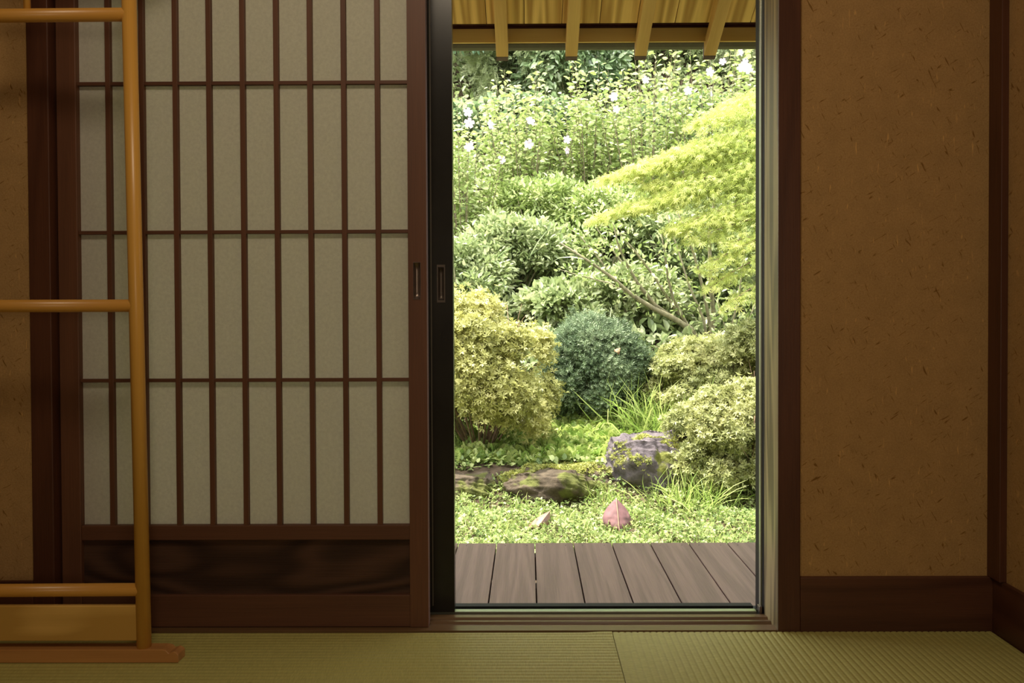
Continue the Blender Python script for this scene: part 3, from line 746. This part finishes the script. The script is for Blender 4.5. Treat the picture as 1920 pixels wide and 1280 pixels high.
specs = [  # px of the foot, Y, height, spread, stems, label
 (870, 8.3, 2.05, .55, 46, 'tall rose mallow shrub with white flowers at the left edge, behind azalea'),
 (985, 8.8, 2.00, .60, 50, 'rose mallow shrub with a large pale flower under the second rafter'),
 (1105, 9.0, 1.95, .60, 52, 'rose mallow shrub with lone pink flower in the middle of the view'),
 (1215, 8.7, 2.55, .62, 56, 'tall bright green mallow shrub below the third rafter'),
 (1330, 8.6, 2.75, .62, 56, 'tallest bright green mallow shrub below the fourth rafter'),
 (1445, 8.4, 2.80, .55, 46, 'tall mallow shrub with pink blooms at the right edge, top'),
 (730, 8.5, 2.0, .6, 30, 'rose mallow shrub standing outside the left edge of the doorway'),
 (1590, 8.6, 2.4, .6, 30, 'mallow shrub standing outside the right edge of the doorway'),
]
fl = {0: [(877, 211), (880, 230), (918, 234), (880, 275)], 1: [(994, 228), (992, 270), (940, 300)], 2: [(1062, 282), (1063, 262), (1038, 405)],
      3: [(1150, 182), (1155, 205), (1210, 150)], 4: [(1355, 116), (1290, 170), (1330, 135)], 5: [(1396, 118), (1388, 98), (1402, 130), (1390, 128)]}
for i, (px, Y, h, sp_, ns, lab) in enumerate(specs):
    e, tips = stemmy('rose_mallow', lab, at_ground(px, Y), h, int(ns*1.0), sp_, (0, -.08), .068, 62, L_MALLOW)
    for (fx, fy) in fl.get(i, []): flower(e, P(fx, fy, Y-.5), random.uniform(.035, .05))

# middle storey: dense drooping leaves clothing the bank
def clump(name, label, px, Y, r, n, kind, L, Wd, mat, cat='shrub', down=.0, lumps=30, lr=.33, zo=0.0, stems=8, group=None, tw=.7):
    b = at_ground(px, Y); b = (b[0], b[1], b[2]+zo)
    e = empty(name, b); tag(e, label, cat, group)
    c = (b[0], b[1], b[2]+r[2]*.5); rr = (r[0], r[1], r[2]*.5)
    p, nv, k = lump_shell(c, rr, n, lumps, lr, .5)
    lum = ((k*53) % 17)/17.
    leafmesh('foliage', p, rdir(len(p), .3-down, nv, tw), L*(.6+.8*RNG.random(len(p))), Wd, kind, mat, e, tint=lum*.45+RNG.random(len(p))*.6)
    V, Fc = [], []
    for _ in range(stems):
        a = random.uniform(0, 6.28)
        tip = Vector((c[0]+math.cos(a)*rr[0]*.7, c[1]+math.sin(a)*rr[1]*.7, c[2]+rr[2]*random.uniform(0, .7)))
        q = Vector(b)+Vector((0, 0, -.05-zo)); tube_vf([q, q.lerp(tip, .5)+Vector((0, 0, .05)), tip], [.012, .008, .003], 6, V, Fc)
    if stems: mk('branches', V, Fc, BARK, e, smooth=True)
    return e
und = [
 (868, 7.3, (.50, .4, .95), 'leafy pale green shrub at left edge, between azalea and mallow', 'ovate', .060, .42, L_UNDER),
 (960, 7.6, (.50, .4, .90), 'silvery leaved shrub just above the yellow azalea top', 'ovate', .065, .40, L_UNDER),
 (1050, 7.1, (.42, .35, .58), 'low broad leaved plant directly behind the dark round shrub', 'ovate', .075, .50, L_UNDER),
 (1180, 7.3, (.50, .35, .60), 'low pale leafed plant behind dark round shrub, on its right', 'ovate', .060, .45, L_UNDER),
 (1300, 7.9, (.60, .4, 1.0), 'pale leafy shrub behind the bare branching stems', 'ovate', .060, .42, L_UNDER),
 (1430, 7.5, (.55, .4, 1.1), 'leafy shrub at the right edge under the maple', 'ovate', .075, .50, L_UNDER),
 (1130, 8.2, (.60, .4, .95), 'small leaved shrub in the centre, below the pink flower', 'ovate', .050, .45, L_MALLOW),
 (1010, 8.3, (.55, .4, .90), 'small leaved shrub left of centre, under the white flowers', 'ovate', .050, .45, L_MALLOW),
]
for (px, Y, r, lab, kd, L, Wd, mt) in und:
    clump('leafy_shrub', lab, px, Y, (r[0]*1.1, r[1], r[2]*1.12), 6500, kd, L, Wd, mt, down=.15)
def tuft(name, label, px, Y, n, L, Wd, mat, spread=.12, cat='grass', zo=0):
    b = at_ground(px, Y, zo); p = np.array(b)+RNG.normal(size=(n, 3))*np.array([spread, spread, .01])
    d = RNG.normal(size=(n, 3))*.55; d[:, 2] = .9+.4*RNG.random(n); d[:, :2] += (p[:, :2]-np.array(b)[:2])*3
    p -= np.array(b)*0
    o = leafmesh(name, p, d, L*(.5+.7*RNG.random(n)), Wd, 'blade', mat, None, upbias=0, org=b); tag(o, label, cat); return o
tuft('bamboo_grass', 'clump of striped arching bamboo grass above dark round shrub', 1092, 7.0, 240, .48, .055, L_BAMBOO, .10)
tuft('bamboo_grass', 'long leaved grass clump at left edge, halfway up the view', 862, 7.6, 260, .42, .035, L_BAMBOO, .14, zo=.4)
tuft('bamboo_grass', 'arching long leaved grass on the bank, left of centre', 975, 7.9, 300, .40, .035, L_BAMBOO, .2, zo=.4)
tuft('tall_grass', 'long bright grass growing right of the dark round shrub', 1225, 5.75, 300, .42, .022, L_GRASS, .14)
tuft('tall_grass', 'grass tuft on the right of the boulder foot, under azalea', 1300, 4.75, 260, .22, .03, L_GRASS, .12)
tuft('tall_grass', 'thin grass tuft between the boulder and low rock', 1140, 4.72, 60, .16, .03, L_GRASS, .05)

# ---- back of the bank
clump('cedar', 'feathery cedar foliage under the first rafter, top left', 905, 11.6, (.95, .6, 2.6), 9000, 'sprig', .13, 1, L_CEDAR, 'tree', stems=3, down=.45, lumps=60, lr=.22, zo=-.6)
clump('cedar', 'grey green drooping cedar between first and second rafters', 985, 11.0, (.70, .5, 2.2), 7500, 'sprig', .12, 1, L_CEDAR, 'tree', stems=3, down=.6, lumps=50, lr=.22, zo=-.6)
clump('broadleaf_tree', 'glossy broad leaved tree hanging below the second rafter', 1075, 10.8, (.72, .45, 2.3), 4200, 'ovate', .11, .42, L_BROAD, 'tree', down=.75, lumps=40, lr=.26, zo=-.3)
clump('broadleaf_tree', 'dark glossy leaved shrub between second and third rafters', 1165, 11.6, (.65, .45, 2.4), 4200, 'ovate', .10, .45, L_BROAD, 'tree', down=.6, lumps=40, lr=.26, zo=-.4)
clump('fatsia', 'blue green large lobed leaves at upper left corner of the view', 880, 10.6, (.42, .3, 1.0), 420, 'fatsia', .15, 1, L_TEAL, 'shrub', lumps=24, lr=.3, zo=.75, stems=0)
clump('feathery_maple', 'soft yellow green maple on the bank below third and fourth rafters', 1270, 11.4, (.95, .5, 2.5), 11000, 'maple', .085, 1, L_CEDAR, 'tree', stems=3, down=.5, lumps=55, lr=.24, zo=-.4)
clump('feathery_maple', 'green leafed tree at the top right corner of the view', 1420, 11.2, (.9, .5, 2.7), 9000, 'sprig', .12, 1, L_CEDAR, 'tree', stems=3, down=.4, lumps=50, lr=.24, zo=-.4)
clump('ivy', 'dark ivy covering the bank behind the mallow shrubs, left half', 950, 10.0, (1.5, .3, 1.5), 7000, 'ovate', .085, .7, L_BROAD, 'ivy', down=.3, lumps=80, lr=.16, zo=-.8, stems=0)
clump('ivy', 'dark ivy covering the bank behind the mallow shrubs, right half', 1300, 10.0, (1.6, .3, 1.6), 7500, 'ovate', .085, .7, L_BROAD, 'ivy', down=.3, lumps=80, lr=.16, zo=-.8, stems=0)
clump('hillside_shrub', 'dense green undergrowth high on the bank', 1130, 12.6, (3.6, .5, 3.6), 14000, 'ovate', .12, .5, L_UNDER, 'shrub', down=.3, lumps=140, lr=.14, zo=-1.0, stems=0)

# ---- branching shrub (bare stems fanning out of one foot)
fs = empty('branching_shrub', at_ground(1330, 7.0)); tag(fs, 'multi stemmed shrub with bare brown branches fanning out to the left', 'shrub')
fb = Vector(at_ground(1330, 7.0))
paths = [
 ([(1322,660),(1296,618),(1262,596),(1225,578),(1185,553),(1150,522),(1105,490),(1050,455)], 7.0, .030),
 ([(1262,596),(1228,572),(1195,530),(1172,490),(1158,455),(1150,420)], 6.95, .019),
 ([(1322,660),(1290,612),(1262,560),(1252,520),(1246,470),(1240,440)], 7.0, .018),
 ([(1296,618),(1262,575),(1228,520),(1190,470),(1150,425),(1120,400)], 7.1, .015),
 ([(1330,665),(1330,600),(1318,540),(1302,480),(1285,430),(1262,380)], 7.1, .020),
 ([(1332,665),(1338,590),(1332,520),(1330,440),(1342,360),(1352,320)], 7.2, .026),
 ([(1330,665),(1320,600),(1290,530),(1272,470),(1255,420),(1245,370)], 7.0, .014),
 ([(1345,660),(1372,610),(1385,560),(1392,500),(1400,430)], 6.9, .014),
 ([(1350,660),(1395,620),(1412,580),(1425,540)], 6.8, .012),
 ([(1340,660),(1362,620),(1352,590),(1345,565)], 6.8, .009),
 ([(1185,553),(1140,530),(1100,520),(1050,505)], 6.9, .009),
 ([(1150,522),(1112,470),(1085,440),(1062,425)], 7.1, .009),
 ([(1195,530),(1150,470),(1120,430),(1110,395)], 7.2, .010),
]
pos, dd = [], []
for pts, Y, r in paths:
    W3 = [P(x, y, Y-.06*i*(1 if r > .014 else -.5)) for i, (x, y) in enumerate(pts)]
    if pts[0][1] >= 655: W3 = [fb+Vector((random.uniform(-.03, .03), 0, -.05))]+W3
    n = len(W3); V, Fc = tube_vf(W3, [r*1.15*(1-.8*i/(n-1)) for i in range(n)], 8)
    mk('branch', V, Fc, BARK, fs, smooth=True)
    for _ in range(75):
        i = random.randrange(max(1, n//3), n-1) if n > 2 else 0; q = W3[i].lerp(W3[min(i+1, n-1)], random.random())
        an = random.uniform(0, 6.28); w = Vector((math.cos(an), random.uniform(-1, 1), math.sin(an)+.3))
        s = random.uniform(0, .09); pos.append(q+w*s); dd.append(w)
leafmesh('foliage', np.array(pos), np.array(dd), .035+.03*RNG.random(len(pos)), .5, 'ovate', L_MALLOW, fs)

# ---- lace leaf maple spraying in from the right
mb = Vector((2.35, 6.3, gz(2.35, 6.3)-.03))
mp_ = empty('lace_leaf_maple', mb); tag(mp_, 'lacy yellow green Japanese maple drooping in from the right edge', 'tree')
V, Fc = tube_vf([mb, mb+Vector((-.05, 0, .8)), mb+Vector((-.2, -.05, 1.5)), mb+Vector((-.45, -.1, 2.1))], [.05, .045, .035, .02], 10)
mk('trunk', V, Fc, BARK, mp_, smooth=True)
sprays = [  # start px, tip px, Y, width m
 ((1470,200),(1300,232),6.0,.10),((1480,170),(1345,205),6.2,.10),((1480,235),(1235,300),5.9,.12),
 ((1490,260),(1170,322),5.9,.12),((1490,290),(1130,335),5.9,.10),((1460,300),(1240,372),5.8,.13),((1480,330),(1110,412),5.8,.08),
 ((1480,350),(1180,392),5.8,.12),((1490,370),(1260,430),5.7,.12),((1490,400),(1290,455),5.7,.13),((1490,430),(1315,505),5.6,.11),
 ((1490,460),(1330,540),5.6,.10),((1500,500),(1360,575),5.5,.09),((1480,300),(1330,330),6.1,.15),((1480,390),(1350,400),5.8,.15),
 ((1490,320),(1210,350),5.9,.11),((1490,280),(1290,290),6.1,.13),((1500,440),(1370,455),5.6,.13),((1490,240),(1350,262),6.2,.12)]
V, Fc = [], []; AP, AD, AT = [], [], []
for (s0, s1, Y, w) in sprays:
    a = P(*s0, Y+.15); b = P(*s1, Y-.1); mid = a.lerp(b, .55)+Vector((0, 0, .10*(a-b).length))
    st_ = Vector((mb.x-.35, 6.2, mb.z+1.5+.7*random.random())) 
    c = [a*(1-t)**2+mid*2*t*(1-t)+b*t*t for t in [i/7 for i in range(8)]]
    tube_vf([mb+Vector((-.2-.25*random.random(), -.07, 1.5+.6*random.random()))]+c, [.010]+[.007-.0008*i for i in range(8)], 5, V, Fc)
    n = int(800*(w/.11)*max(.5, (a-b).length)*(.45 if s1[1] > 450 else 1))
    t = RNG.random(n)**.8; t = t[:, None]
    A, M, B = (np.array(q) for q in (a, mid, b))
    q = A*(1-t)**2+M*2*t*(1-t)+B*t*t
    sp3 = np.array([w*.9, w*1.5, w*.30])*(1.15-.75*t)
    off = RNG.normal(size=(n, 3))*sp3; off[:, 2] -= np.abs(off[:, 1])*.25+np.abs(off[:, 0])*.2
    AP.append(q+off); axis = unit((B-A)[None, :])
    AD.append(np.tile(axis, (n, 1))*.8+RNG.normal(size=(n, 3))*.45+np.array([0, 0, -.45])); AT.append(RNG.random(n)*.6+.4*t[:, 0])
mk('branches', V, Fc, TWIG, mp_, smooth=True)
AP = np.concatenate(AP); AD = np.concatenate(AD); AT = np.concatenate(AT)
leafmesh('foliage', AP, AD, .028+.022*RNG.random(len(AP)), 1, 'maple', L_MAPLE, mp_, tint=AT)

# ---- ground plants (uncountable)
def scatter(x0, x1, y0, y1, n):
    x = RNG.uniform(x0, x1, n); y = RNG.uniform(y0, y1, n)
    z = np.array([gz(a, b) for a, b in zip(x, y)]); return np.stack([x, y, z], 1)
n = 34000; p = scatter(-1.2, 2.4, 3.5, 4.95, n); p[:, 2] += .04*RNG.random(n)**1.5*(1+.6*np.sin(p[:, 0]*9)*np.sin(p[:, 1]*11))
o = leafmesh('ground_cover', p, rdir(n, .25, None, .9), .009+.016*RNG.random(n)**2, .8, 'trefoil', L_COVER, upbias=2.0); tag(o, 'low clover like ground cover between deck and rocks', 'ground cover', kind='stuff')
n = 9000; p = scatter(-1.2, 2.4, 3.5, 4.9, n)
d = RNG.normal(size=(n, 3))*.5; d[:, 2] = 1
o = leafmesh('lawn_grass', p, d, .03+.055*RNG.random(n)**2, .07, 'blade', L_GRASS, upbias=0); tag(o, 'short thin grass growing through the ground cover', 'grass', kind='stuff')
n = 16000; p = scatter(-1.3, 2.4, 5.05, 6.8, n); p[:, 2] += .05*RNG.random(n)
o = leafmesh('bed_ground_cover', p, rdir(n, .35, None, .8), .020+.030*RNG.random(n), .7, 'ovate', L_COVER, upbias=1.5); tag(o, 'small leaved plants covering the bed behind the rocks', 'ground cover', kind='stuff')
n = 4200; p = scatter(-.5, 1.3, 5.15, 6.0, n)
o = leafmesh('fern_carpet', p, rdir(n, .75, None, .7), .045+.07*RNG.random(n), 1, 'fern', L_GRASS, upbias=.8); tag(o, 'bright green fine fern fronds behind the low rocks', 'fern', kind='stuff')
n = 34000; p = scatter(-2.6, 4.2, 6.6, 12.0, n); p[:, 2] += .25*RNG.random(n)
o = leafmesh('bank_undergrowth', p, rdir(n, .3, None, .8), .06+.07*RNG.random(n), .5, 'ovate', L_UNDER, upbias=1.0); tag(o, 'mixed undergrowth covering the foot of the bank', 'undergrowth', kind='stuff')

# moss on rocks via ray casting onto the stone
deps = bpy.context.evaluated_depsgraph_get()
def moss_on(objname, label, x0, x1, y0, y1, n, L, keep, kind='rosette', mat=None, minz=.35):
    ob = bpy.data.objects[objname]; loc = ob.location; P_, D_ = [], []
    for _ in range(n):
        x, y = random.uniform(x0, x1), random.uniform(y0, y1)
        if not keep(x, y): continue
        ok, h, nn, _i = ob.ray_cast(Vector((x, y, 2))-loc, Vector((0, 0, -1)))
        if ok and nn.z > minz: P_.append(h+loc+nn*.001); D_.append(nn)
    if not P_: return
    P_ = np.array(P_); o = leafmesh('moss', P_, np.array(D_)+RNG.normal(size=P_.shape)*.4, L*(.6+.8*RNG.random(len(P_))), 1, kind, mat or L_MOSS, upbias=.2)
    tag(o, label, 'moss', kind='stuff')
bpy.context.view_layer.update()
moss_on('boulder', 'yellow green moss patches on the grey boulder', .45, 1.1, 4.8, 5.4, 5200, .014, lambda x, y: (math.sin(x*23+1)*math.cos(y*19)+math.sin(x*11+y*17)) > .25 and y < 5.07 + .05*math.sin(x*20), minz=.1)
moss_on('edging_rock', 'bright moss and seedlings on the low brown rock', -.25, .55, 4.75, 5.25, 4200, .015, lambda x, y: y > 4.93+.05*math.sin(x*17), minz=.2)

# ---- fallen leaves
MIDRIB = plain('leaf_midrib', (.36, .22, .14), rough=.7)
def big_leaf(name, label, c, size, tilt, yaw, roll, mat, curl):
    V, Fc = [], []; nu, nv = 10, 18
    for j in range(nv+1):
        v = j/nv; w = math.sin(math.pi*(v**.85))**.75*.44*(1-.10*v) if 0 < v < 1 else .004
        for i in range(nu+1):
            u = i/nu*2-1
            V.append((u*w, curl*(u*u)*w*1.6+.010*math.sin(v*19+abs(u)*3)*abs(u)+(-.02 if abs(u) < .12 else 0)+curl*.3*(v-.5)**2, v))
    for j in range(nv):
        for i in range(nu):
            q = j*(nu+1)+i; Fc.append((q, q+1, q+nu+2, q+nu+1))
    M = Matrix.Rotation(yaw, 4, 'Z') @ Matrix.Rotation(tilt, 4, 'X') @ Matrix.Rotation(roll, 4, 'Y') @ Matrix.Scale(size, 4)
    o = mk(name, [M @ Vector(v) for v in V], Fc, mat, smooth=True)
    so = o.modifiers.new('thick', 'SOLIDIFY'); so.thickness = .0008
    o.location = c; tag(o, label, 'leaf')
    mv, mf = tube_vf([M @ Vector((0, -.028+curl*.3*(t-.5)**2, t)) for t in [i/8 for i in range(-1, 9)]], size*.018, 5)
    mk('midrib', mv, mf, MIDRIB, smooth=True).parent = o
    return o
PURP = plain('dry_purple_leaf', (.19, .09, .09), rough=.75, noise=.3, nscale=30)
# ribs across the blade
nt = PURP.node_tree; wv = N(nt, 'ShaderNodeTexWave', wave_type='BANDS', bands_direction='Z'); wv.inputs['Scale'].default_value = 9; wv.inputs['Distortion'].default_value = 5.0
tc = N(nt, 'ShaderNodeTexCoord'); nt.links.new(tc.outputs['Object'], wv.inputs['Vector'])
bp = N(nt, 'ShaderNodeBump'); bp.inputs['Strength'].default_value = .25; bp.inputs['Distance'].default_value = .004
nt.links.new(wv.outputs['Fac'], bp.inputs['Height']); nt.links.new(bp.outputs[0], nt.nodes['Principled BSDF'].inputs['Normal'])
b = P(1161, 998, 4.5); big_leaf('fallen_leaf', 'large purple brown fallen leaf leaning on the boulder foot', (P(1161, 998, 4.24).x, 4.24, gz(b.x, 4.24)+.022), .185, -.72, .05, .02, PURP, .35)
b = P(1012, 992, 4.5); big_leaf('fallen_leaf', 'curled small brown fallen leaf on the ground cover, left of the purple leaf', (b.x-.01, 4.26, gz(b.x, 4.26)+.03), .15, -.9, .5, .9, plain('brown_leaf_b', (.27, .15, .11), noise=.3, nscale=40), 1.0)
b = P(1158, 660, 5.75); big_leaf('fallen_leaf', 'small reddish dead leaf caught in the dark round shrub', b, .055, -.5, .6, .9, DEAD, .8)
for k in list(bpy.data.objects):
    if '_tips' in k.keys(): del k['_tips']
